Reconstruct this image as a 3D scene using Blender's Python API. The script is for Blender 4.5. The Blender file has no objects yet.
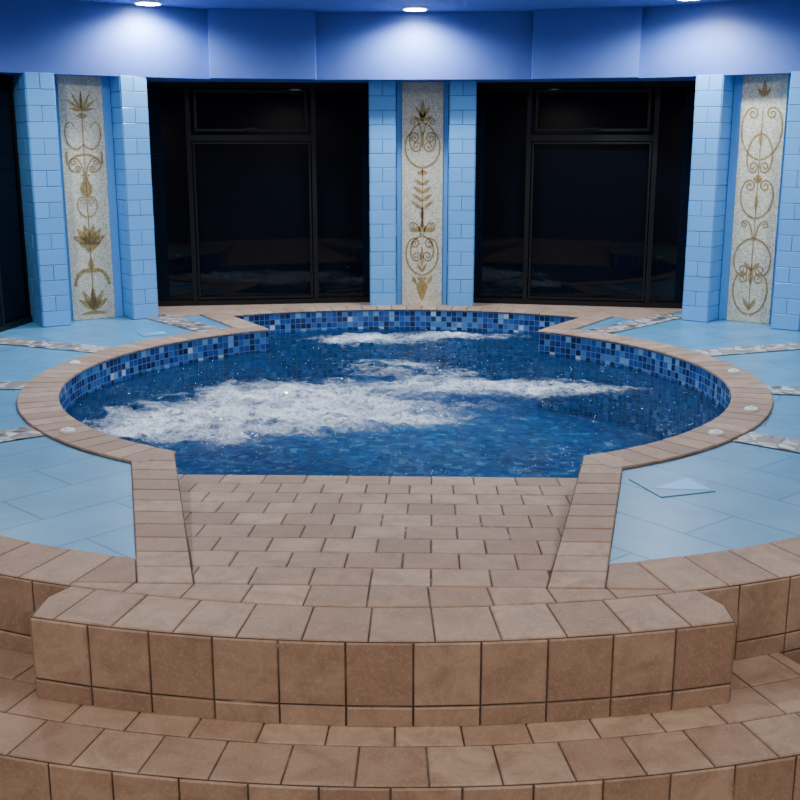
import bpy, math, random
from math import sin, cos, pi, radians, sqrt, atan2, exp
from mathutils import Vector, Matrix, noise
random.seed(7)
CY = 6.6
CX = -.03
C = bpy.context.scene.collection

# ------------------------------------------------------------------ helpers
class MB:
    def __init__(s): s.v=[]; s.f=[]; s.m=[]; s.t=[]; s.uv=[]
    def face(s, pts, mat=0, tint=.5, uv=None):
        b=len(s.v); s.v+= [tuple(p) for p in pts]
        s.f.append(tuple(range(b,b+len(pts)))); s.m.append(mat); s.t.append(tint)
        s.uv.append(uv if uv else [(p[0],p[1]) for p in pts])
    def box(s, M, x0,x1,y0,y1,z0,z1, mat=0, skip=()):
        P=lambda x,y,z: M@Vector((x,y,z))
        F={'-y':([(x0,y0,z0),(x1,y0,z0),(x1,y0,z1),(x0,y0,z1)],0,2),
           '+y':([(x1,y1,z0),(x0,y1,z0),(x0,y1,z1),(x1,y1,z1)],0,2),
           '-x':([(x0,y1,z0),(x0,y0,z0),(x0,y0,z1),(x0,y1,z1)],1,2),
           '+x':([(x1,y0,z0),(x1,y1,z0),(x1,y1,z1),(x1,y0,z1)],1,2),
           '+z':([(x0,y0,z1),(x1,y0,z1),(x1,y1,z1),(x0,y1,z1)],0,1),
           '-z':([(x0,y1,z0),(x1,y1,z0),(x1,y0,z0),(x0,y0,z0)],0,1)}
        for k,(pts,a,b) in F.items():
            if k in skip: continue
            s.face([P(*p) for p in pts],mat,random.random(),[(p[a],p[b]) for p in pts])
    def build(s,name,mats,parent=None,smooth=False):
        me=bpy.data.meshes.new(name); me.from_pydata(s.v,[],s.f)
        for m in mats: me.materials.append(m)
        me.polygons.foreach_set('material_index',s.m)
        me.uv_layers.new(name='UVMap'); me.color_attributes.new('tint','FLOAT_COLOR','CORNER')
        U=[];T=[]
        for fi,f in enumerate(s.f):
            for k in range(len(f)):
                U+=[s.uv[fi][k][0],s.uv[fi][k][1]]; t=s.t[fi]; T+=[t,t,t,1]
        me.uv_layers['UVMap'].data.foreach_set('uv',U)
        me.color_attributes['tint'].data.foreach_set('color',T)
        if smooth: me.polygons.foreach_set('use_smooth',[True]*len(me.polygons))
        o=bpy.data.objects.new(name,me); C.objects.link(o)
        if parent: o.parent=parent
        me.update(); return o

def empty(name):
    o=bpy.data.objects.new(name,None); C.objects.link(o); return o

def clean(p):
    out=[]
    for q in p:
        if not out or (q-out[-1]).length>1e-3: out.append(q)
    if len(out)>1 and (out[0]-out[-1]).length<1e-3: out.pop()
    return out
def area(p):
    return .5*sum(p[i].x*p[(i+1)%len(p)].y-p[(i+1)%len(p)].x*p[i].y for i in range(len(p)))
def clip(p,a,n):
    out=[]
    for i in range(len(p)):
        q=p[i]; r=p[(i+1)%len(p)]; dq=(q-a).dot(n); dr=(r-a).dot(n)
        if dq>=0: out.append(q)
        if (dq>=0)!=(dr>=0): out.append(q+(r-q)*(dq/(dq-dr)))
    return clean(out) if out else []
def inset(p,g):
    n=len(p); out=[]
    for i in range(n):
        a=(p[i]-p[i-1]).normalized(); b=(p[(i+1)%n]-p[i]).normalized()
        na=Vector((-a.y,a.x)); nb=Vector((-b.y,b.x)); d=1+na.dot(nb)
        out.append(p[i]+(na+nb)*(g/max(d,.3)))
    return out
def add_tile(mb,pts,th=.006,g=.0028,bev=.004,mt=0,mg=1):
    pts=[Vector(p) for p in pts]
    n=Vector((0,0,0))
    for i in range(len(pts)): n+=pts[i].cross(pts[(i+1)%len(pts)])
    if n.length<1e-5: return
    n.normalize(); o=pts[0]; ex=(pts[1]-pts[0]).normalized(); ey=n.cross(ex)
    p2=clean([Vector(((p-o).dot(ex),(p-o).dot(ey))) for p in pts])
    if len(p2)<3 or area(p2)<2e-4: return
    T=lambda q,h: o+ex*q.x+ey*q.y+n*h
    mb.face([T(q,0) for q in p2],mg,random.random())
    A=inset(p2,g); B=inset(p2,g+bev)
    if area(B)<1e-4 or area(B)>area(p2): return
    t=random.random(); dh=random.uniform(-.0012,.0008); k=len(A)
    mb.face([T(q,th+dh) for q in B],mt,t)
    for i in range(k):
        j=(i+1)%k
        mb.face([T(A[i],th*.5),T(A[j],th*.5),T(B[j],th+dh),T(B[i],th+dh)],mt,t)
        mb.face([T(A[i],0),T(A[j],0),T(A[j],th*.5),T(A[i],th*.5)],mt,t)
def tile2d(mb,p,z=0,zf=None,**k):
    if len(p)<3: return
    if area(p)<0: p=p[::-1]
    add_tile(mb,[(q.x,q.y,(zf(q.x,q.y) if zf else z)) for q in p],**k)
def pol(r,a,z=None):
    x=CX+r*cos(a); y=CY+r*sin(a)
    return Vector((x,y)) if z is None else Vector((x,y,z))
def D(a): return radians(a)

# ------------------------------------------------------------------ materials
def newmat(name):
    m=bpy.data.materials.new(name); m.use_nodes=True; nt=m.node_tree
    return m,nt,nt.nodes['Principled BSDF']
def N(nt,t,**k):
    n=nt.nodes.new(t)
    for a,b in k.items(): setattr(n,a,b)
    return n
def ramp(nt,fac,stops,interp='LINEAR'):
    r=N(nt,'ShaderNodeValToRGB'); r.color_ramp.interpolation=interp
    e=r.color_ramp.elements
    while len(e)<len(stops): e.new(.5)
    for i,(p,c) in enumerate(stops): e[i].position=p; e[i].color=(*c,1)
    nt.links.new(fac,r.inputs[0]); return r.outputs[0]
def noisen(nt,scale,vec,detail=4,rough=.55,dist=0):
    n=N(nt,'ShaderNodeTexNoise'); n.inputs['Scale'].default_value=scale
    n.inputs['Detail'].default_value=detail; n.inputs['Roughness'].default_value=rough; n.inputs['Distortion'].default_value=dist
    nt.links.new(vec,n.inputs['Vector']); return n.outputs['Fac']
def mixc(nt,f,a,b,mode='MIX'):
    m=N(nt,'ShaderNodeMix',data_type='RGBA',blend_type=mode)
    for s,v in ((m.inputs[0],f),(m.inputs[6],a),(m.inputs[7],b)):
        if hasattr(v,'is_linked'): nt.links.new(v,s)
        elif isinstance(v,tuple): s.default_value=(*v,1)
        else: s.default_value=v
    return m.outputs[2]
def math_(nt,op,a,b=None,c=None,clamp=False):
    m=N(nt,'ShaderNodeMath',operation=op,use_clamp=clamp)
    for i,v in enumerate((a,b,c)):
        if v is None: continue
        if hasattr(v,'is_linked'): nt.links.new(v,m.inputs[i])
        else: m.inputs[i].default_value=v
    return m.outputs[0]
def bump(nt,h,b,st=.3,dist=.01):
    n=N(nt,'ShaderNodeBump'); n.inputs['Strength'].default_value=st; n.inputs['Distance'].default_value=dist
    nt.links.new(h,n.inputs['Height']); nt.links.new(n.outputs[0],b.inputs['Normal']); return n

def simple(name,col,rough=.5,metal=0,nz=.0,spec=.5):
    m,nt,b=newmat(name)
    tc=N(nt,'ShaderNodeTexCoord').outputs['Object']
    f=noisen(nt,6,tc)
    c=ramp(nt,f,[(.3,tuple(x*(1-nz) for x in col)),(.7,tuple(min(1,x*(1+nz)) for x in col))])
    nt.links.new(c,b.inputs['Base Color'])
    b.inputs['Roughness'].default_value=rough; b.inputs['Metallic'].default_value=metal
    b.inputs['Specular IOR Level'].default_value=spec
    return m

def peach(name,lo,hi,rough=.62):
    m,nt,b=newmat(name)
    tc=N(nt,'ShaderNodeTexCoord').outputs['Object']
    at=N(nt,'ShaderNodeAttribute',attribute_name='tint').outputs['Fac']
    c0=ramp(nt,at,[(0,lo),(1,hi)])
    n1=noisen(nt,8,tc,8,.72,.6); n2=noisen(nt,110,tc,4,.65)
    c1=mixc(nt,math_(nt,'MULTIPLY',ramp(nt,n1,[(.36,(1,1,1)),(.58,(0,0,0))]),.65),c0,(.25,.15,.098))
    c2=mixc(nt,math_(nt,'MULTIPLY',ramp(nt,n2,[(.52,(0,0,0)),(.68,(1,1,1))]),.35),c1,(.63,.475,.355))
    nt.links.new(c2,b.inputs['Base Color'])
    b.inputs['Specular IOR Level'].default_value=.22
    nt.links.new(ramp(nt,n1,[(.3,(rough-.1,)*3),(.7,(rough+.12,)*3)]),b.inputs['Roughness'])
    bump(nt,n2,b,.25,.002); return m
M_peach=peach('terracotta_tile',(.355,.225,.155),(.50,.35,.25))
m,nt,b=newmat('brown_grout'); tc=N(nt,'ShaderNodeTexCoord').outputs['Object']
nt.links.new(ramp(nt,noisen(nt,5,tc,4,.7),[(.40,(.06,.04,.03)),(.60,(.17,.12,.09)),(.66,(.46,.40,.34))]),b.inputs['Base Color']); b.inputs['Roughness'].default_value=.9; M_grout=m

def mosaic(name,size,stops,grout,rough=.2,gw=.08,warp=0,coord='UV'):
    m,nt,b=newmat(name)
    tc=N(nt,'ShaderNodeTexCoord').outputs[coord]
    v=N(nt,'ShaderNodeVectorMath',operation='MULTIPLY_ADD'); nt.links.new(tc,v.inputs[0]); v.inputs[1].default_value=(1/size,)*3; v.inputs[2].default_value=(200.31,300.23,0)
    src=v.outputs[0]
    if warp:
        nn=N(nt,'ShaderNodeTexNoise'); nn.inputs['Scale'].default_value=5; nt.links.new(tc,nn.inputs['Vector'])
        w=N(nt,'ShaderNodeVectorMath',operation='MULTIPLY_ADD'); nt.links.new(nn.outputs['Color'],w.inputs[0])
        w.inputs[1].default_value=(warp,)*3; nt.links.new(src,w.inputs[2]); src=w.outputs[0]
    fl=N(nt,'ShaderNodeVectorMath',operation='FLOOR'); nt.links.new(src,fl.inputs[0])
    fr=N(nt,'ShaderNodeVectorMath',operation='FRACTION'); nt.links.new(src,fr.inputs[0])
    wn=N(nt,'ShaderNodeTexWhiteNoise',noise_dimensions='2D'); nt.links.new(fl.outputs[0],wn.inputs['Vector'])
    col=ramp(nt,wn.outputs['Value'],stops,'CONSTANT')
    sp=N(nt,'ShaderNodeSeparateXYZ'); nt.links.new(fr.outputs[0],sp.inputs[0])
    def edge(s): return math_(nt,'ABSOLUTE',math_(nt,'SUBTRACT',s,.5))
    e=math_(nt,'MAXIMUM',edge(sp.outputs[0]),edge(sp.outputs[1]))
    mask=math_(nt,'GREATER_THAN',e,.5-gw)
    nt.links.new(mixc(nt,mask,col,grout),b.inputs['Base Color'])
    nt.links.new(math_(nt,'MULTIPLY_ADD',mask,.5,rough),b.inputs['Roughness'])
    if coord=='UV' and size<.03: bump(nt,math_(nt,'SUBTRACT',1,mask),b,.3,.002)
    return m
blues=[(0,(.012,.03,.15)),(.22,(.015,.06,.28)),(.42,(.025,.11,.36)),(.60,(.008,.018,.08)),(.74,(.06,.19,.45)),(.88,(.16,.34,.58)),(.965,(.45,.58,.70))]
M_bluemos=mosaic('blue_glass_mosaic',.046,blues,(.11,.19,.31),.2,.05)
M_bluemos2=mosaic('blue_glass_mosaic_floor',.055,[(p,(c[0]*1.2+.03,c[1]*1.6+.24,c[2]*1.2+.30)) for p,c in blues],(.16,.48,.60),.3,.05,warp=2.4,coord='Object')
M_cream=mosaic('cream_mosaic',.013,[(0,(.66,.58,.41)),(.25,(.74,.67,.50)),(.5,(.60,.52,.35)),(.7,(.79,.74,.58)),(.9,(.52,.44,.28))],(.46,.40,.29),.35,.08)
M_gold=mosaic('ochre_mosaic',.013,[(0,(.34,.20,.055)),(.3,(.43,.27,.08)),(.6,(.28,.165,.05)),(.85,(.50,.34,.13))],(.28,.21,.11),.35,.08)

def brick(name,c1,c2,mortar,w,h,ms,rough,off=.5,bst=.3,nz=.12):
    m,nt,b=newmat(name)
    tc=N(nt,'ShaderNodeTexCoord')
    br=N(nt,'ShaderNodeTexBrick'); br.offset=off
    br.inputs['Scale'].default_value=1; br.inputs['Brick Width'].default_value=w; br.inputs['Row Height'].default_value=h
    br.inputs['Mortar Size'].default_value=ms; br.inputs['Mortar Smooth'].default_value=.3
    br.inputs['Color1'].default_value=(*c1,1); br.inputs['Color2'].default_value=(*c2,1); br.inputs['Mortar'].default_value=(*mortar,1)
    nt.links.new(tc.outputs['UV'],br.inputs['Vector'])
    n=noisen(nt,4,tc.outputs['Object'])
    c=mixc(nt,nz,br.outputs['Color'],ramp(nt,n,[(.3,(.0,.0,.0)),(.7,(1,1,1))]),'SOFT_LIGHT')
    nt.links.new(c,b.inputs['Base Color']); b.inputs['Roughness'].default_value=rough
    bump(nt,math_(nt,'SUBTRACT',1,br.outputs['Fac']),b,bst,.004); return m
m,nt,b=newmat('light_blue_wall_tile'); at=N(nt,'ShaderNodeAttribute',attribute_name='tint').outputs['Fac']
nt.links.new(ramp(nt,at,[(0,(.125,.38,.74)),(1,(.15,.42,.80))]),b.inputs['Base Color']); b.inputs['Roughness'].default_value=.25; M_pil=m
M_pilg=simple('blue_grout',(.06,.20,.46),.8)
M_deck=brick('pale_blue_deck_tile',(.10,.31,.50),(.12,.34,.54),(.045,.17,.32),.62,.31,.005,.36,nz=.2)
M_paint=simple('periwinkle_paint',(.075,.14,.44),.5,nz=.04)
M_ceil=simple('ceiling_paint',(.12,.18,.48),.7,nz=.04)
M_hall=simple('hall_paint',(.15,.14,.14),.8,nz=.03)
M_frame=simple('dark_bronze_aluminium',(.005,.005,.006),.4,nz=.1,spec=.3)
M_white=simple('white_plastic',(.85,.87,.88),.35)
m,nt,b=newmat('night_window_glass'); b.inputs['Base Color'].default_value=(.002,.003,.006,1); b.inputs['Roughness'].default_value=.03; b.inputs['IOR'].default_value=1.45; b.inputs['Specular IOR Level'].default_value=.25; M_glass=m
# pebble strip
m,nt,b=newmat('pebble_mosaic'); tc=N(nt,'ShaderNodeTexCoord').outputs['Object']
v1=N(nt,'ShaderNodeTexVoronoi'); v1.inputs['Scale'].default_value=15; nt.links.new(tc,v1.inputs['Vector'])
v2=N(nt,'ShaderNodeTexVoronoi',feature='DISTANCE_TO_EDGE'); v2.inputs['Scale'].default_value=15; nt.links.new(tc,v2.inputs['Vector'])
s=N(nt,'ShaderNodeSeparateColor'); nt.links.new(v1.outputs['Color'],s.inputs[0])
col=ramp(nt,s.outputs[0],[(0,(.58,.56,.52)),(.3,(.30,.22,.17)),(.5,(.70,.68,.64)),(.72,(.11,.085,.075)),(.88,(.40,.31,.24))],'CONSTANT')
msk=math_(nt,'LESS_THAN',v2.outputs['Distance'],.09)
nt.links.new(mixc(nt,msk,col,(.24,.24,.24)),b.inputs['Base Color']); b.inputs['Roughness'].default_value=.4
bump(nt,math_(nt,'MINIMUM',v2.outputs['Distance'],.25),b,.8,.02); M_peb=m
# lamp
m,nt,b=newmat('lamp_lens'); b.inputs['Emission Color'].default_value=(.85,.92,1,1); b.inputs['Emission Strength'].default_value=40; M_lamp=m
# water
m=bpy.data.materials.new('pool_water'); m.use_nodes=True; nt=m.node_tree; nt.nodes.clear(); M_water=m
tc=N(nt,'ShaderNodeTexCoord').outputs['Object']
at=N(nt,'ShaderNodeAttribute',attribute_name='foam').outputs['Fac']
cl=N(nt,'ShaderNodeAttribute',attribute_name='clear').outputs['Fac']  # clear: glow of the lit floor, painted into the water colour
bn=N(nt,'ShaderNodeBump'); bn.inputs['Strength'].default_value=1.0; bn.inputs['Distance'].default_value=.075
h=math_(nt,'ADD',noisen(nt,5,tc,5,.62,1.2),math_(nt,'MULTIPLY',noisen(nt,20,tc,3,.6),.30)); nt.links.new(h,bn.inputs['Height'])
fr=N(nt,'ShaderNodeFresnel'); fr.inputs['IOR'].default_value=1.38; nt.links.new(bn.outputs[0],fr.inputs['Normal'])
tr=N(nt,'ShaderNodeBsdfTransparent')
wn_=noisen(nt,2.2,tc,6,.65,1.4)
lit_mix=math_(nt,'MULTIPLY_ADD',math_(nt,'SUBTRACT',wn_,.5),2.2,cl,clamp=True)
nt.links.new(ramp(nt,lit_mix,[(.0,(.14,.36,.62)),(.35,(.26,.60,.82)),(1,(.58,.93,.97))]),tr.inputs['Color'])
gl=N(nt,'ShaderNodeBsdfGlossy'); gl.inputs['Roughness'].default_value=.035; nt.links.new(bn.outputs[0],gl.inputs['Normal'])
df=N(nt,'ShaderNodeBsdfDiffuse'); df.inputs['Color'].default_value=(.010,.085,.22,1); nt.links.new(bn.outputs[0],df.inputs['Normal'])
a1=N(nt,'ShaderNodeMixShader'); nt.links.new(math_(nt,'MULTIPLY_ADD',lit_mix,-.40,.42),a1.inputs[0]); nt.links.new(tr.outputs[0],a1.inputs[1]); nt.links.new(df.outputs[0],a1.inputs[2])
a2=N(nt,'ShaderNodeMixShader'); nt.links.new(fr.outputs[0],a2.inputs[0]); nt.links.new(a1.outputs[0],a2.inputs[1]); nt.links.new(gl.outputs[0],a2.inputs[2])
st=N(nt,'ShaderNodeMapping'); st.inputs['Scale'].default_value=(1,1.35,1); st.inputs['Rotation'].default_value=(0,0,.25); nt.links.new(tc,st.inputs[0])
def ridge(sc,dist,det,w0,w1):
    n=noisen(nt,sc,st.outputs[0],det,.6,dist)
    r=math_(nt,'ABSOLUTE',math_(nt,'SUBTRACT',n,.5))
    return ramp(nt,r,[(w0,(1,1,1)),(w1,(0,0,0))])
n1=noisen(nt,2.2,st.outputs[0],7,.7,.8)
reg=math_(nt,'MULTIPLY_ADD',math_(nt,'MULTIPLY_ADD',n1,2.6,at),1.15,-1.93,clamp=True)
r1=ridge(4.5,1.2,5,.0,.06); r2=ridge(11,1.0,5,.0,.065)
n4=noisen(nt,70,tc,4,.75); grain=ramp(nt,n4,[(.34,(.3,.3,.3)),(.54,(1,1,1))])
n5=noisen(nt,16,tc,6,.7,.4); cloud=ramp(nt,n5,[(.40,(0,0,0)),(.58,(1,1,1))])
fil=math_(nt,'MAXIMUM',math_(nt,'MULTIPLY',r1,1.0),math_(nt,'MULTIPLY',r2,.9))
body=math_(nt,'MAXIMUM',fil,math_(nt,'MULTIPLY',cloud,math_(nt,'MULTIPLY',reg,1.0)))
lm=math_(nt,'MULTIPLY',math_(nt,'MULTIPLY',reg,body),grain)
milk=math_(nt,'MULTIPLY',reg,.18)
fine=math_(nt,'MULTIPLY',ramp(nt,n4,[(.67,(0,0,0)),(.72,(1,1,1))]),math_(nt,'MULTIPLY_ADD',at,1.0,.07,clamp=True))
fmask=math_(nt,'MAXIMUM',math_(nt,'ADD',lm,milk,clamp=True),fine)
fd=N(nt,'ShaderNodeBsdfDiffuse'); fd.inputs['Color'].default_value=(.88,.94,.99,1)
a3=N(nt,'ShaderNodeMixShader'); nt.links.new(math_(nt,'MULTIPLY',fmask,.99),a3.inputs[0]); nt.links.new(a2.outputs[0],a3.inputs[1]); nt.links.new(fd.outputs[0],a3.inputs[2])
ou=N(nt,'ShaderNodeOutputMaterial'); nt.links.new(a3.outputs[0],ou.inputs[0])

# ------------------------------------------------------------------ plan geometry
R0=2.02; RC=2.24; RA=2.85; RP=3.48; RS1=3.72; RS2=4.03
WZ=-.17; Z1=-.27; Z2=-.54
ACA=58.5
YB=3.29; YE=5.0; YF=4.82
IN={-1:(.577,1.0),1:(.577,.90)}; OUT={-1:(.766,1.21),1:(.766,1.09)}
def xin(y,s): a,b=IN[s]; return s*(a+(y-YB)/(YF-YB)*(b-a))
def xout(y,s): a,b=OUT[s]; return s*(a+(y-YB)/(YF-YB)*(b-a))
def bandline(s,which):
    f=xin if which=='in' else xout
    A=Vector((f(YB,s),YB)); B_=Vector((f(YF,s),YF)); d=(B_-A).normalized(); n_=Vector((-d.y,d.x))
    if n_.x*s<0: n_=-n_
    return A,n_
rampz=lambda y: -.158*max(0,(y-YB))/(YE-YB)
cL=pi+math.acos((1.0+CX)/R0); cR=-math.acos((.90-CX)/R0)

hot_tub=empty('hot_tub')
mb=MB()
def arcwall(r,a0,a1,z0,z1,n,mat=0):
    for i in range(n):
        a=a0+(a1-a0)*i/n; b=a0+(a1-a0)*(i+1)/n
        mb.face([pol(r,b,z0),pol(r,a,z0),pol(r,a,z1),pol(r,b,z1)],mat,.5,[(r*b,z0),(r*a,z0),(r*a,z1),(r*b,z1)])
def ringflat(m_,r0,r1,a0,a1,z,n,mat=0):
    for i in range(n):
        a=a0+(a1-a0)*i/n; b=a0+(a1-a0)*(i+1)/n
        m_.face([pol(r0,a,z),pol(r1,a,z),pol(r1,b,z),pol(r0,b,z)],mat)
ZB=-.62
for a0,a1 in ((D(180-ACA),cL),(cR,D(ACA))):
    arcwall(R0,a0,a1,ZB,.0,64)
arcwall(RA,D(ACA),D(180-ACA),ZB,0,40)
for a in (D(ACA),D(180-ACA)):
    mb.face([pol(R0,a,ZB),pol(RA,a,ZB),pol(RA,a,0),pol(R0,a,0)],0,.5,[(R0,ZB),(RA,ZB),(RA,0),(R0,0)])
mb.face([(xin(YE,-1),YE,ZB),(xin(YE,1),YE,ZB),(xin(YE,1),YE,-.162),(xin(YE,-1),YE,-.162)],0,.5,[(-.99,ZB),(.99,ZB),(.99,-.162),(-.99,-.162)])
for s in (-1,1):
    mb.face([(xin(4.7,s),4.7,ZB),(xin(YE,s),YE,ZB),(xin(YE,s),YE,-.16),(xin(4.7,s),4.7,-.135)],0,.5,[(0,ZB),(.3,ZB),(.3,-.16),(0,-.135)])
for i in range(48):
    a=2*pi*i/48; b=2*pi*(i+1)/48
    mb.face([pol(0,0,ZB),pol(RA,a,ZB),pol(RA,b,ZB)],1)
mb.build('mosaic_basin',[M_bluemos,M_bluemos2],hot_tub)

# coping tiles
mb=MB()
def polar_cells(r0,r1,a0,a1,n):
    for i in range(n):
        a=a0+(a1-a0)*i/n; b=a0+(a1-a0)*(i+1)/n
        yield [pol(r0,a),pol(r1,a),pol(r1,b),pol(r0,b)]
off=.2/2.1
for a0,a1,s in ((D(180-ACA)+off,cL,-1),(cR,D(ACA)-off,1)):
    A,n_=bandline(s,'out')
    for cell in polar_cells(R0-.012,RC,a0,a1,32): tile2d(mb,cell,0,th=.012)
    e0,e1=(a1,a1+.16) if s<0 else (a0-.16,a0)
    for cell in polar_cells(R0+.0,RC,e0,e1,1):
        cell=clip(cell,Vector((0,YF)),Vector((0,1)))
        if cell: tile2d(mb,cell,0,th=.012)
    for cell in polar_cells(R0,RC,e0,e1,1):
        cell=clip(cell,Vector((0,YF)),Vector((0,-1)))
        if cell: cell=clip(cell,A,n_)
        if cell: tile2d(mb,cell,0,th=.012)
o=Vector((CX,CY))
for s in (-1,1):
    aa=D(180-ACA) if s<0 else D(ACA)
    u=Vector((cos(aa),sin(aa))); w=Vector((-u.y,u.x))*(-s)
    for i in range(7):
        r0=R0-.01+(3.06-R0)*i/7; r1=R0-.01+(3.06-R0)*(i+1)/7
        tile2d(mb,[o+u*r0-w*.01,o+u*r1-w*.01,o+u*r1+w*.2,o+u*r0+w*.2],0,th=.012)
for cell in polar_cells(RA-.012,3.06,D(ACA),D(180-ACA),24): tile2d(mb,cell,0,th=.012)
nb=11
for s in (-1,1):
    for i in range(nb):
        y0=YB+(YF-YB)*i/nb; y1=YB+(YF-YB)*(i+1)/nb
        tile2d(mb,[Vector((xout(y0,s),y0)),Vector((xin(y0,s),y0)),Vector((xin(y1,s),y1)),Vector((xout(y1,s),y1))],0,th=.008+.004*i/nb)
        mb.face([(xin(y0,s),y0,rampz(y0)),(xin(y1,s),y1,rampz(y1)),(xin(y1,s),y1,.004),(xin(y0,s),y0,.004)],0,random.random()*.5)
    mb.face([(xin(YF,s),YF,-.3),(xin(YF,s)+s*.14,YF+.04,-.3),(xin(YF,s)+s*.14,YF+.04,0),(xin(YF,s),YF,0)],1)
mb.build('coping',[M_peach,M_grout],hot_tub)

# ramp tiles
mb=MB(); T=.19; row=0; y=YE
while y>YB+.01:
    y0=max(YB,y-T); off=(.5 if row%2 else 0)*.2; x=-1.2+off
    while x<1.2:
        p=[Vector((x,y0)),Vector((x+.2,y0)),Vector((x+.2,y)),Vector((x,y))]
        for s in (-1,1):
            A,n_=bandline(s,'in')
            if p: p=clip(p,A,-n_)
        if p: tile2d(mb,p,zf=lambda a,b_: rampz(b_),th=.007)
        x+=.2
    y=y0; row+=1
mb.build('entry_ramp',[M_peach,M_grout],hot_tub)

# water
def inside(x,y,e=.03):
    r=sqrt((x-CX)**2+(y-CY)**2); a=math.degrees(atan2(y-CY,x-CX))
    if y<YE-.02 and xin(min(y,YE),-1)<x<xin(min(y,YE),1): return False
    if y<YF-.02: return False
    return r<R0+e or (r<RA+e and ACA-1<a<180-ACA+1)
foams=[(-1.35,6.25,.45,.35,1.0),(-.75,5.95,.6,.32,1.15),(-.25,6.5,.6,.38,1.15),(-.95,6.9,.55,.4,1.05),(.45,7.1,.7,.28,1.1),(-.45,8.85,.45,.25,1.05),(.35,9.1,.55,.16,1.0),
       (1.2,7.0,.45,.18,.6),(-1.45,5.85,.3,.2,.75),(.15,6.15,.35,.2,.5),(-.1,7.7,.7,.35,.6)]
def foam(x,y):
    return min(1.15,sum(a*exp(-((x-fx)/sx)**2-((y-fy)/sy)**2) for fx,fy,sx,sy,a in foams))
def clear(x,y):  # weight of the painted lit patches that lighten the water tint
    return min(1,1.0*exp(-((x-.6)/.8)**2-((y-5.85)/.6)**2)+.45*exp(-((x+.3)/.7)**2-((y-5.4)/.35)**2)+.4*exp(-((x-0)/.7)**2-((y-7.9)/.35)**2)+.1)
st_=.015; nx=int(4.2/st_); ny=int(4.75/st_); idx={}; V=[];F=[];FA=[];LIT=[]
def wz(x,y,f):
    v=Vector((x*2.6,y*3.8,0)); z=noise.noise(v)*.020+noise.noise(v*2.7)*.018+noise.noise(v*6)*.010
    return WZ+z*(.75+.55*f)+f*.03*abs(noise.noise(Vector((x*9,y*11,3))))+f*.02*abs(noise.noise(Vector((x*22,y*25,7))))
def vid(i,j):
    if (i,j) not in idx:
        x=-2.1+i*st_; y=4.83+j*st_; f=foam(x,y); idx[(i,j)]=len(V); V.append((x,y,wz(x,y,f))); FA.append(f); LIT.append(clear(x,y))
    return idx[(i,j)]
for i in range(nx):
    for j in range(ny):
        x=-2.1+(i+.5)*st_; y=4.83+(j+.5)*st_
        if inside(x,y): F.append((vid(i,j),vid(i+1,j),vid(i+1,j+1),vid(i,j+1)))
me=bpy.data.meshes.new('water'); me.from_pydata(V,[],F); me.materials.append(M_water)
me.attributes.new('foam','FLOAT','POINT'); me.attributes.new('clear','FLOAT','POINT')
me.attributes['foam'].data.foreach_set('value',FA); me.attributes['clear'].data.foreach_set('value',LIT)
me.polygons.foreach_set('use_smooth',[True]*len(F)); o_=bpy.data.objects.new('water',me); C.objects.link(o_); o_.parent=hot_tub

def lathe(mb,prof,cx,cy,cz,n=24,mat=0):
    for i in range(n):
        a=2*pi*i/n; b=2*pi*(i+1)/n
        for (r0,z0),(r1,z1) in zip(prof,prof[1:]):
            mb.face([(cx+r0*cos(a),cy+r0*sin(a),cz+z0),(cx+r0*cos(b),cy+r0*sin(b),cz+z0),(cx+r1*cos(b),cy+r1*sin(b),cz+z1),(cx+r1*cos(a),cy+r1*sin(a),cz+z1)],mat)
for k,a in enumerate((222,172,-40,-24,4)):
    mb=MB(); p=pol(2.14,D(a))
    lathe(mb,[(.0,.012),(.032,.012),(.037,.006),(.037,0),(.037,-.006)][::-1],p.x,p.y,.014)
    lathe(mb,[(.016,.012),(.015,.017),(.012,.02),(.0,.02)],p.x,p.y,.014)
    mb.build('air_valve_cap',[M_white],hot_tub)

# ------------------------------------------------------------------ pool deck
mb=MB()
def aline(r,s):
    A=Vector((-s*(xout(YB,s)-CX),YB-CY)); B_=Vector((-s*(xout(YF,s)-CX),YF-CY)); d=(B_-A).normalized()
    bq=A.dot(d); cq=A.dot(A)-r*r; q=sqrt(max(0,bq*bq-cq))
    t=min((-bq+q,-bq-q),key=lambda t:abs(t-.5)); p=A+d*t
    return atan2(p.y,p.x)+2*pi
bounds=[D(124.0),D(131),D(158),D(188),D(218),None]
def sect(a0,a1,rr,mid):
    c,s_=cos(mid),sin(mid); na=10
    for sg in (-1,1):
        for i in range(len(rr)-1):
            r0,r1=rr[i],rr[i+1]
            for k in range(na):
                def P(r,t):
                    e=aline(r,sg) if a1 is None else a1
                    a=a0+(e-a0)*t; return r*cos(a),r*sin(a)
                q=[P(r0,k/na),P(r1,k/na),P(r1,(k+1)/na),P(r0,(k+1)/na)]
                pts=[(CX-sg*x,CY+y,-.003) for x,y in q]
                uv=[(x*c+y*s_+30,-x*s_+y*c+30+(.07 if sg>0 else .2)) for x,y in q]
                if sg>0: pts=pts[::-1]; uv=uv[::-1]
                mb.face(pts,0,.5,uv)
for i in range(5):
    a0,a1=bounds[i],bounds[i+1]
    rr=[RC-.02+(3.22-RC+.02)*k/8 for k in range(9)]
    mid=(a0+(a1 if a1 else D(240)))/2
    sect(a0,a1,rr,mid)
    if a1 and a1<=D(190): sect(a0,a1,[3.22,3.5,3.95],mid)
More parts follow.
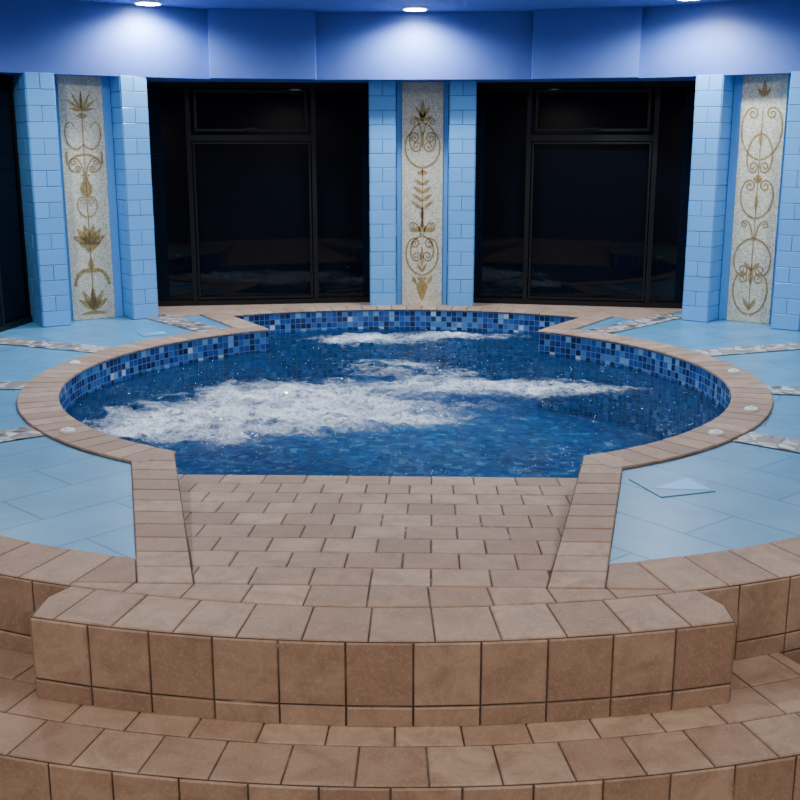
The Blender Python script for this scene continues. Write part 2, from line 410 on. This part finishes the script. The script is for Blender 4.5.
for a in (131.5,158,188,218):
    dx,dy=cos(D(a)),sin(D(a)); wv_=(-dy,dx); h_=.11; r1=3.22 if a>200 else 3.5
    q=[(dx*RC-wv_[0]*h_,dy*RC-wv_[1]*h_),(dx*r1-wv_[0]*h_,dy*r1-wv_[1]*h_),(dx*r1+wv_[0]*h_,dy*r1+wv_[1]*h_),(dx*RC+wv_[0]*h_,dy*RC+wv_[1]*h_)]
    for sg in (1,-1):
        p=[(CX+sg*x,CY+y,.003) for x,y in q]
        mb.face(p if sg>0 else p[::-1],1)
ringflat(mb,3.04,3.95,D(50),D(130),-.001,30,2)
mb.build('pool_deck',[M_deck,M_peb,M_peach])

# ------------------------------------------------------------------ steps / platform edge
CX=0
mb=MB()
def half(p,pt,n): return clip(p,Vector(pt),Vector(n)) if p else []
PX={-1:1.02,1:1.12}
da=.2/RP
n0=int(pi/da)
for i in range(-n0//2,n0//2+1):
    a=3*pi/2+i*da; cell=[pol(3.20,a),pol(RP,a),pol(RP,a+da),pol(3.20,a+da)]
    if max(q.y for q in cell)>6.3: continue
    if min(abs(q.x) for q in cell)<.86:
        tile2d(mb,half(cell,(0,YB),(0,-1)))
        p2=half(cell,(0,YB),(0,1)); A,n_=bandline(-1 if cell[0].x<0 else 1,'out')
        if p2: p2=clip(p2,A,n_)
        if p2: tile2d(mb,p2)
    else: tile2d(mb,cell)
def nch(s): return Vector((-s*.895,.447*-1))
def clipprot(p):
    for s in (-1,1):
        p=half(p,(s*PX[s],0),(-s,0))
        if p: p=half(p,(s*PX[s],3.17),nch(s))
    return p
da1=.195/RS1
for i in range(-7,7):
    a=3*pi/2+(i+.1)*da1
    p=clipprot([pol(RP,a),pol(RS1,a),pol(RS1,a+da1),pol(RP,a+da1)])
    if p: tile2d(mb,p)
def riser(p0,p1,z_list):
    for zt,zb in zip(z_list,z_list[1:]):
        a,b_=p0,p1
        add_tile(mb,[(a.x,a.y,zb),(b_.x,b_.y,zb),(b_.x,b_.y,zt),(a.x,a.y,zt)],th=.007)
def arcriser(R,amin,amax,n,zl):
    for i in range(n):
        a=amin+(amax-amin)*i/n; b_=amin+(amax-amin)*(i+1)/n
        riser(pol(R,a),pol(R,b_),zl)
arcriser(RS1,3*pi/2-math.asin(PX[-1]/RS1),3*pi/2+math.asin(PX[1]/RS1),11,[0.003,-.2,Z1])
for s in (-1,1):
    yc=CY-sqrt(RS1**2-PX[s]**2)
    c0=Vector((s*PX[s],yc)); c1=Vector((s*PX[s],3.17)); c2=Vector((s*(PX[s]-.08),3.33))
    for a,b_ in ((c0,c1),(c1,c2)):
        if s<0: a,b_=b_,a
        riser(a,b_,[.003,-.2,Z1])
for s in (-1,1):
    ph=math.asin((PX[s]-.1)/RP)
    a0=3*pi/2+s*ph; a1=3*pi/2+s*D(80)
    lo,hi=min(a0,a1),max(a0,a1)
    arcriser(RP,lo,hi,int((hi-lo)/da),[.003,-.2,-.27,-.47,Z2])
E0=Vector((1.36,3.46)); E1=Vector((1.60,2.90)); de=(E1-E0).normalized()
def clip2(p):
    for s in (-1,1):
        n_=Vector((-abs(de.y)*s,-abs(de.x)*1.0))
        if p: p=clip(p,Vector((s*E0.x,E0.y)),n_)
    return p
for r0,r1,ph_ in ((3.83,RS2,0),(3.65,3.83,.5),(3.44,3.65,.2)):
    d2=.2/r1
    for i in range(-11,12):
        a=3*pi/2+(i+ph_)*d2
        p=clip2([pol(r0,a),pol(r1,a),pol(r1,a+d2),pol(r0,a+d2)])
        if p: tile2d(mb,p,Z1)
he=math.asin(1.59/RS2)
arcriser(RS2,3*pi/2-he,3*pi/2+he,17,[Z1+.003,-.47,Z2])
ye=CY-RS2*cos(he)
for s in (-1,1):
    a,b_=Vector((s*1.59,ye)),Vector((s*E0.x,E0.y))
    if s<0: a,b_=b_,a
    riser(a,b_,[Z1+.003,-.47,Z2])
mb.build('tiled_steps',[M_peach,M_grout])

# ------------------------------------------------------------------ hall floor, ceiling, walls
M_floor=brick('terracotta_floor_tile',(.42,.29,.22),(.50,.35,.27),(.15,.10,.07),.2,.2,.004,.5)
mb=MB(); mb.face([(-4.6,-3,Z2),(4.6,-3,Z2),(4.6,6.0,Z2),(-4.6,6.0,Z2)]); mb.build('floor',[M_floor])
ZC=2.49
mb=MB(); mb.face([(-4.6,-3,ZC),(-4.6,11,ZC),(4.6,11,ZC),(4.6,-3,ZC)]); mb.build('ceiling',[M_ceil])
I=Matrix.Identity(4)
for nm,b_ in (('wall_left',(-4.75,-4.6,-3,5.7)),('wall_right',(4.6,4.75,-3,5.7)),('wall_front',(-4.6,4.6,-3.15,-3)),('wall_side_left',(-4.6,-3.5,5.5,5.65)),('wall_side_right',(3.6,4.6,5.5,5.65))):
    mb=MB(); mb.box(I,*b_,Z2,ZC); mb.build(nm,[M_hall])

PH=1.95; WX=.085; WF=.11
def frameM(x,y,rot,mirror=False):
    if mirror: x=2*WX-x; rot=-rot
    a=D(rot)
    return Matrix(((cos(a),-sin(a),0,x),(sin(a),cos(a),0,y),(0,0,1,0),(0,0,0,1)))

def bez(p0,p1,p2,p3,n=18):
    return [tuple((1-t)**3*a+3*(1-t)**2*t*b_+3*(1-t)*t*t*c+t**3*d for a,b_,c,d in zip(p0,p1,p2,p3)) for t in [k/n for k in range(n+1)]]
def spiral(cx,cz,r0,a0,turns,k=.12,n=28):
    out=[]
    for i in range(n+1):
        t=i/n; r=r0*(1-(1-k)*t); a=a0+2*pi*turns*t; out.append((cx+r*cos(a),cz+r*sin(a)))
    return out
class Orn:
    def __init__(s,M,y,k=1): s.mb=MB(); s.M=M; s.y=y; s.k=k
    def put(s,pts):
        ar=sum(pts[i][0]*pts[(i+1)%len(pts)][1]-pts[(i+1)%len(pts)][0]*pts[i][1] for i in range(len(pts)))
        if ar<0: pts=pts[::-1]
        s.mb.face([s.M@Vector((x*s.k,s.y,z)) for x,z in pts],0,.5,[(x*s.k,z) for x,z in pts])
    def stroke(s,path,w=.011,both=True,taper=True):
        L=[];n=len(path)
        for i,p in enumerate(path):
            a=path[max(0,i-1)]; b_=path[min(n-1,i+1)]; dx,dz=b_[0]-a[0],b_[1]-a[1]; l=sqrt(dx*dx+dz*dz) or 1
            ww=w*(1-.35*i/n) if taper else w
            L.append(((p[0]-dz/l*ww/2,p[1]+dx/l*ww/2),(p[0]+dz/l*ww/2,p[1]-dx/l*ww/2)))
        for (a,b_),(c,d) in zip(L,L[1:]):
            s.put([a,b_,d,c])
            if both: s.put([(-q[0],q[1]) for q in (a,b_,d,c)])
    def leaf(s,x,z,ang,l,w,both=True):
        c,q=cos(ang),sin(ang); n=8
        up=[(l*k/n, w/2*sin(pi*(k/n)**.8)) for k in range(n+1)]
        P=up+[(a,-b_) for a,b_ in up[::-1][1:-1]]
        P=[(x+a*c-b_*q,z+a*q+b_*c) for a,b_ in P]
        s.put(P)
        if both: s.put([(-a,b_) for a,b_ in P])
    def heart(s,z,h,w,w_=.014):
        r=.2*abs(h) if .2*abs(h)<.045 else .045
        sg=1 if h>0 else -1
        a=bez((.006,z),(w*1.35,z+.1*h),(w*1.25,z+h),(w*.5,z+h))
        b_=spiral(w*.5,z+h-sg*r,r,sg*pi/2,sg*1.4)
        s.stroke(a+b_[1:],w_)
    def cscroll(s,z,h,w):
        a=bez((.008,z),(.02,z+.5*h),(w*.3,z+h),(w*.7,z+h),14); r=.03
        s.stroke(a+spiral(w*.7,z+h-r,r,pi/2,-1.3)[1:],.012)
    def prof(s,z,pr):
        q=[(x,z+d) for x,d in pr]
        for (x0,z0),(x1,z1) in zip(q,q[1:]): s.put([(-x0,z0),(x0,z0),(x1,z1),(-x1,z1)])
def orn_center(o):
    o.prof(.04,[(.002,0),(.02,.03),(.035,.07),(.05,.12),(.05,.15),(.03,.17),(.02,.18),(.045,.2),(.045,.21)])
    o.leaf(.05,.19,D(60),.09,.03); o.heart(.27,.33,.14); o.heart(.62,-.22,.10)
    o.leaf(0,.34,D(90),.2,.03,False); o.leaf(0,.3,D(60),.09,.025)
    o.cscroll(.62,.12,.13); o.prof(.66,[(.10,0),(.12,.02),(.02,.05),(.01,.1)]); o.leaf(0,.76,D(90),.12,.04,False)
    for k in range(4): o.leaf(.0,.86+k*.07,D(35),.13-k*.015,.03)
    o.stroke([(0,.7),(0,1.25)],.012,False); o.prof(1.16,[(.03,0),(.05,.02),(.01,.04)])
    o.heart(1.22,.30,.15); o.heart(1.60,-.24,.11); o.cscroll(1.5,.14,.12)
    o.leaf(0,1.38,D(90),.16,.03,False); o.leaf(0,1.6,D(90),.2,.05,False); o.leaf(0,1.64,D(58),.13,.03); o.leaf(0,1.62,D(25),.1,.025)
def orn_left(o):
    o.stroke([(0,.06),(0,1.8)],.009,False)
    o.prof(.04,[(.11,0),(.11,.012),(.02,.03),(.02,.05)])
    for a,l in ((90,.2),(60,.19),(35,.16),(120,.1)): o.leaf(0,.08,D(a),l,.05)
    o.stroke(bez((.0,.40),(.06,.42),(.13,.40),(.15,.28)),.035); o.leaf(0,.40,D(90),.12,.05,False)
    for a,l in ((75,.17),(50,.17),(25,.16)): o.leaf(0,.62,D(a),l,.06)
    o.prof(.56,[(.02,0),(.05,.03),(.09,.06),(.1,.08)])
    o.heart(.84,.16,.08,.010); o.prof(1.0,[(.02,0),(.05,.04),(.055,.08),(.025,.13),(.02,.16),(.045,.18)])
    o.heart(1.34,-.14,.13); o.cscroll(1.18,.13,.13)
    o.stroke(bez((.0,1.42),(.05,1.36),(.12,1.36),(.15,1.48)),.014); o.stroke(bez((.15,1.48),(.16,1.6),(.1,1.62),(.07,1.55)),.012)
    o.stroke([(.15,1.36),(.15,1.26)],.02)
    o.prof(1.62,[(.02,0),(.05,.02),(.02,.04)])
    for a,l in ((90,.16),(60,.17),(35,.16),(10,.11)): o.leaf(0,1.68,D(a),l,.024)
def orn_right(o):
    o.stroke([(0,.1),(0,1.7)],.008,False)
    o.heart(.06,.34,.14); o.heart(.68,-.3,.15); o.leaf(0,.1,D(60),.12,.03)
    o.leaf(0,.3,D(90),.18,.04,False); o.leaf(0,.42,D(45),.1,.03)
    o.cscroll(.66,.16,.12); o.heart(.84,.3,.13); o.leaf(0,.9,D(90),.14,.03,False)
    o.prof(1.12,[(.02,0),(.04,.03),(.01,.06)]); o.heart(1.5,-.3,.10); o.heart(1.3,.4,.16)
    o.leaf(0,1.4,D(90),.14,.03,False); o.leaf(0,1.78,D(90),.13,.04,False); o.leaf(0,1.78,D(50),.09,.03)

groups=[(frameM(.10,9.65,0),orn_center,.30,.465,.23,.18,.12),
        (frameM(-2.50,8.68,34),orn_left,.55,.48,.255,.175,.22),(frameM(-2.49,8.68,34,True),orn_right,.55,.48,.255,.175,.22),
        (frameM(-3.27,6.13,93),orn_center,.3,.48,.255,.175,.15),(frameM(-3.27,6.13,93,True),orn_left,.3,.48,.255,.175,.15)]
RH=PH/16
for M,orf,dep,hw,xi,pw,yb in groups:
    for s in (-1,1):
        mb=MB(); x0,x1=(xi,hw) if s>0 else (-hw,-xi)
        e=.006
        mb.box(M,x0+e,x1-e,e,dep,-.002,PH,1)
        P=lambda x,y,z:M@Vector((x,y,z))
        for r in range(16):
            z0,z1=r*RH,(r+1)*RH
            xs=[x0+e,x1-e] if r%2==0 else [x0+e,(x0+x1)/2,x1-e]
            for xa,xb in zip(xs,xs[1:]): add_tile(mb,[P(xa,e,z0),P(xb,e,z0),P(xb,e,z1),P(xa,e,z1)],g=.0015,bev=.003)
            ys=[e,e+.245,dep] if r%2==0 else [e,e+.12,dep]
            for ya,yb_ in zip(ys,ys[1:]):
                if yb_-ya<.02: continue
                add_tile(mb,[P(x1-e,ya,z0),P(x1-e,yb_,z0),P(x1-e,yb_,z1),P(x1-e,ya,z1)],g=.0015,bev=.003)
                add_tile(mb,[P(x0+e,yb_,z0),P(x0+e,ya,z0),P(x0+e,ya,z1),P(x0+e,yb_,z1)],g=.0015,bev=.003)
        mb.build('pilaster',[M_pil,M_pilg])
    pan=empty('mosaic_panel')
    mb=MB(); mb.box(M,-pw,pw,yb,yb+.04,0.0,PH-.005); mb.build('panel_field',[M_cream],pan)
    mb=MB(); mb.box(M,-xi+.006,xi-.006,yb+.02,yb+.06,0,PH); mb.build('backing_border',[M_pil],pan)
    o=Orn(M,yb-.003,pw/.185); orf(o); o.mb.build('ornament',[M_gold],pan)

wins=[frameM(-1.41,9.77,9.7),frameM(-1.41,9.77,9.7,True),frameM(-3.24,7.68,83),frameM(-3.24,7.68,83,True)]
for wi,M in enumerate(wins):
    W=1.09; yw=0
    win=empty('window_%d'%(wi+1))
    mb=MB(); f=.04
    mb.box(M,-W,W,yw-.03,yw+.06,0,.045)
    mb.box(M,-W,W,yw-.03,yw+.06,PH-.05,PH)
    for x in (-W,W-f): mb.box(M,x,x+f,yw-.03,yw+.06,.045,PH-.05)
    for x in (-.565,.525): mb.box(M,x,x+.04,yw-.04,yw+.06,.045,PH-.05)
    mb.box(M,-.525,.525,yw-.04,yw+.06,1.45,1.50)
    for (x0,x1,z0,z1,w_,yo) in ((-.49,.49,1.53,1.88,.022,.02),(-.515,.515,.055,1.44,.018,.0)):
        for b_ in ((x0,x1,z0,z0+w_),(x0,x1,z1-w_,z1),(x0,x0+w_,z0+w_,z1-w_),(x1-w_,x1,z0+w_,z1-w_)):
            mb.box(M,b_[0],b_[1],yw-.035-yo,yw+.03,b_[2],b_[3])
    mb.build('frame',[M_frame],win)
    mb=MB(); mb.box(M,-W+.01,W-.01,yw+.015,yw+.028,.02,PH-.02); mb.build('glass',[M_glass],win)
    mb=MB(); mb.box(M,-.06,.06,yw-.075,yw-.06,1.545,1.56); mb.box(M,-.01,.01,yw-.075,yw-.05,1.54,1.565); mb.build('handle',[M_frame],win)
mb=MB()
for i in range(40):
    a=D(-14+208*i/40); b_=D(-14+208*(i+1)/40)
    mb.face([pol(4.2,a,Z2),pol(4.2,b_,Z2),pol(4.2,b_,ZC),pol(4.2,a,ZC)],0)
mb.build('wall_back',[M_paint])

# ---- fascia
def prism(name,plan,z0,z1,mat):
    mb=MB(); n=len(plan)
    ar=sum(plan[i][0]*plan[(i+1)%n][1]-plan[(i+1)%n][0]*plan[i][1] for i in range(n))
    if ar<0: plan=plan[::-1]
    for i in range(n):
        a,b_=plan[i],plan[(i+1)%n]
        mb.face([(a[0],a[1],z0),(b_[0],b_[1],z0),(b_[0],b_[1],z1),(a[0],a[1],z1)])
    mb.face([(x,y,z0) for x,y in plan[::-1]]); mb.face([(x,y,z1) for x,y in plan])
    mb.build(name,[mat])
FZ=1.95
prism('trim_1',[(-.79,9.45),(1.01,9.45),(1.01,10.2),(-.79,10.2)],FZ,ZC-.001,M_paint)
def mx(p): return [(2*WF-x,y) for x,y in p]
B_=[(-.79,9.34),(-1.63,9.15),(-1.9,10.1),(-.80,10.2)]
Cc=[(-1.63,9.24),(-3.30,8.20),(-3.9,9.2),(-1.9,10.1)]
Dd=[(-3.06,8.35),(-3.10,5.66),(-3.9,5.66),(-3.9,9.2)]
k=2
for P in (B_,Cc,Dd):
    for q in (P,mx(P)):
        prism('trim_%d'%k,q,FZ-(.003*(k//2)),ZC-.001,M_paint); k+=1

# ---- downlights
def downlight(x,y,power,size=.09,col=(.78,.88,1)):
    e=empty('downlight'); mb=MB()
    lathe(mb,[(size+.025,0),(size+.02,-.012),(size,-.014),(size-.006,-.004)],x,y,ZC,28)
    mb.build('trim_ring',[M_white],e,True)
    mb=MB(); mb.face([(x+size*cos(-2*pi*i/28),y+size*sin(-2*pi*i/28),ZC-.016) for i in range(28)]); mb.build('lens',[M_lamp],e)
    L=bpy.data.lights.new('bulb','SPOT'); L.energy=power; L.color=col
    L.spot_size=D(168); L.spot_blend=.6; L.shadow_soft_size=.07
    lo=bpy.data.objects.new('bulb',L); C.objects.link(lo); lo.location=(x,y,ZC-.06); lo.parent=e
for x,y in ((.04,9.2),(-2.02,8.78),(2.10,8.60),(-2.75,6.9),(2.97,6.9)): downlight(x,y,130)
for x,y in ((-1.1,7.7),(1.2,7.7),(-1.1,5.6),(1.2,5.6)): downlight(x,y,50,col=(.86,.93,1))
for x in (-1.6,1.6):
    for y,p in ((2.6,78),(.4,82),(-2.2,150)):
        downlight(x,y,p,col=(1,.93,.86))

# ---- skimmer lids on deck
def lid(cx,cy,ang,s=.13):
    e=empty('skimmer_lid'); M=Matrix.Translation((cx,cy,-.003))@Matrix.Rotation(D(ang),4,'Z')
    mb=MB(); mb.box(M,-s,s,-s,s,0,.005); mb.build('plate',[simple('lid_grey_blue',(.13,.34,.52),.4)],e)
    mb=MB(); mb.face([M@Vector(q) for q in ((-s*.8,-s*.2,.0065),(s*.9,-s*.9,.0065),(s*.9,s*.5,.0065))]) 
    mb.build('blue_corner',[simple('lid_light_blue',(.18,.60,1),.3)],e)
lid(1.22,4.42,20); lid(-1.95,8.15,30,.1)

w=bpy.data.worlds.new('night'); bpy.context.scene.world=w; w.use_nodes=True
w.node_tree.nodes['Background'].inputs[0].default_value=(.01,.015,.03,1); w.node_tree.nodes['Background'].inputs[1].default_value=.5

cam=bpy.data.cameras.new('camera'); co=bpy.data.objects.new('camera',cam); C.objects.link(co)
co.location=(.2,0,1.4); co.rotation_euler=(D(90-13.2),0,D(1.75)); cam.lens=48.6; cam.sensor_width=36
bpy.context.scene.camera=co
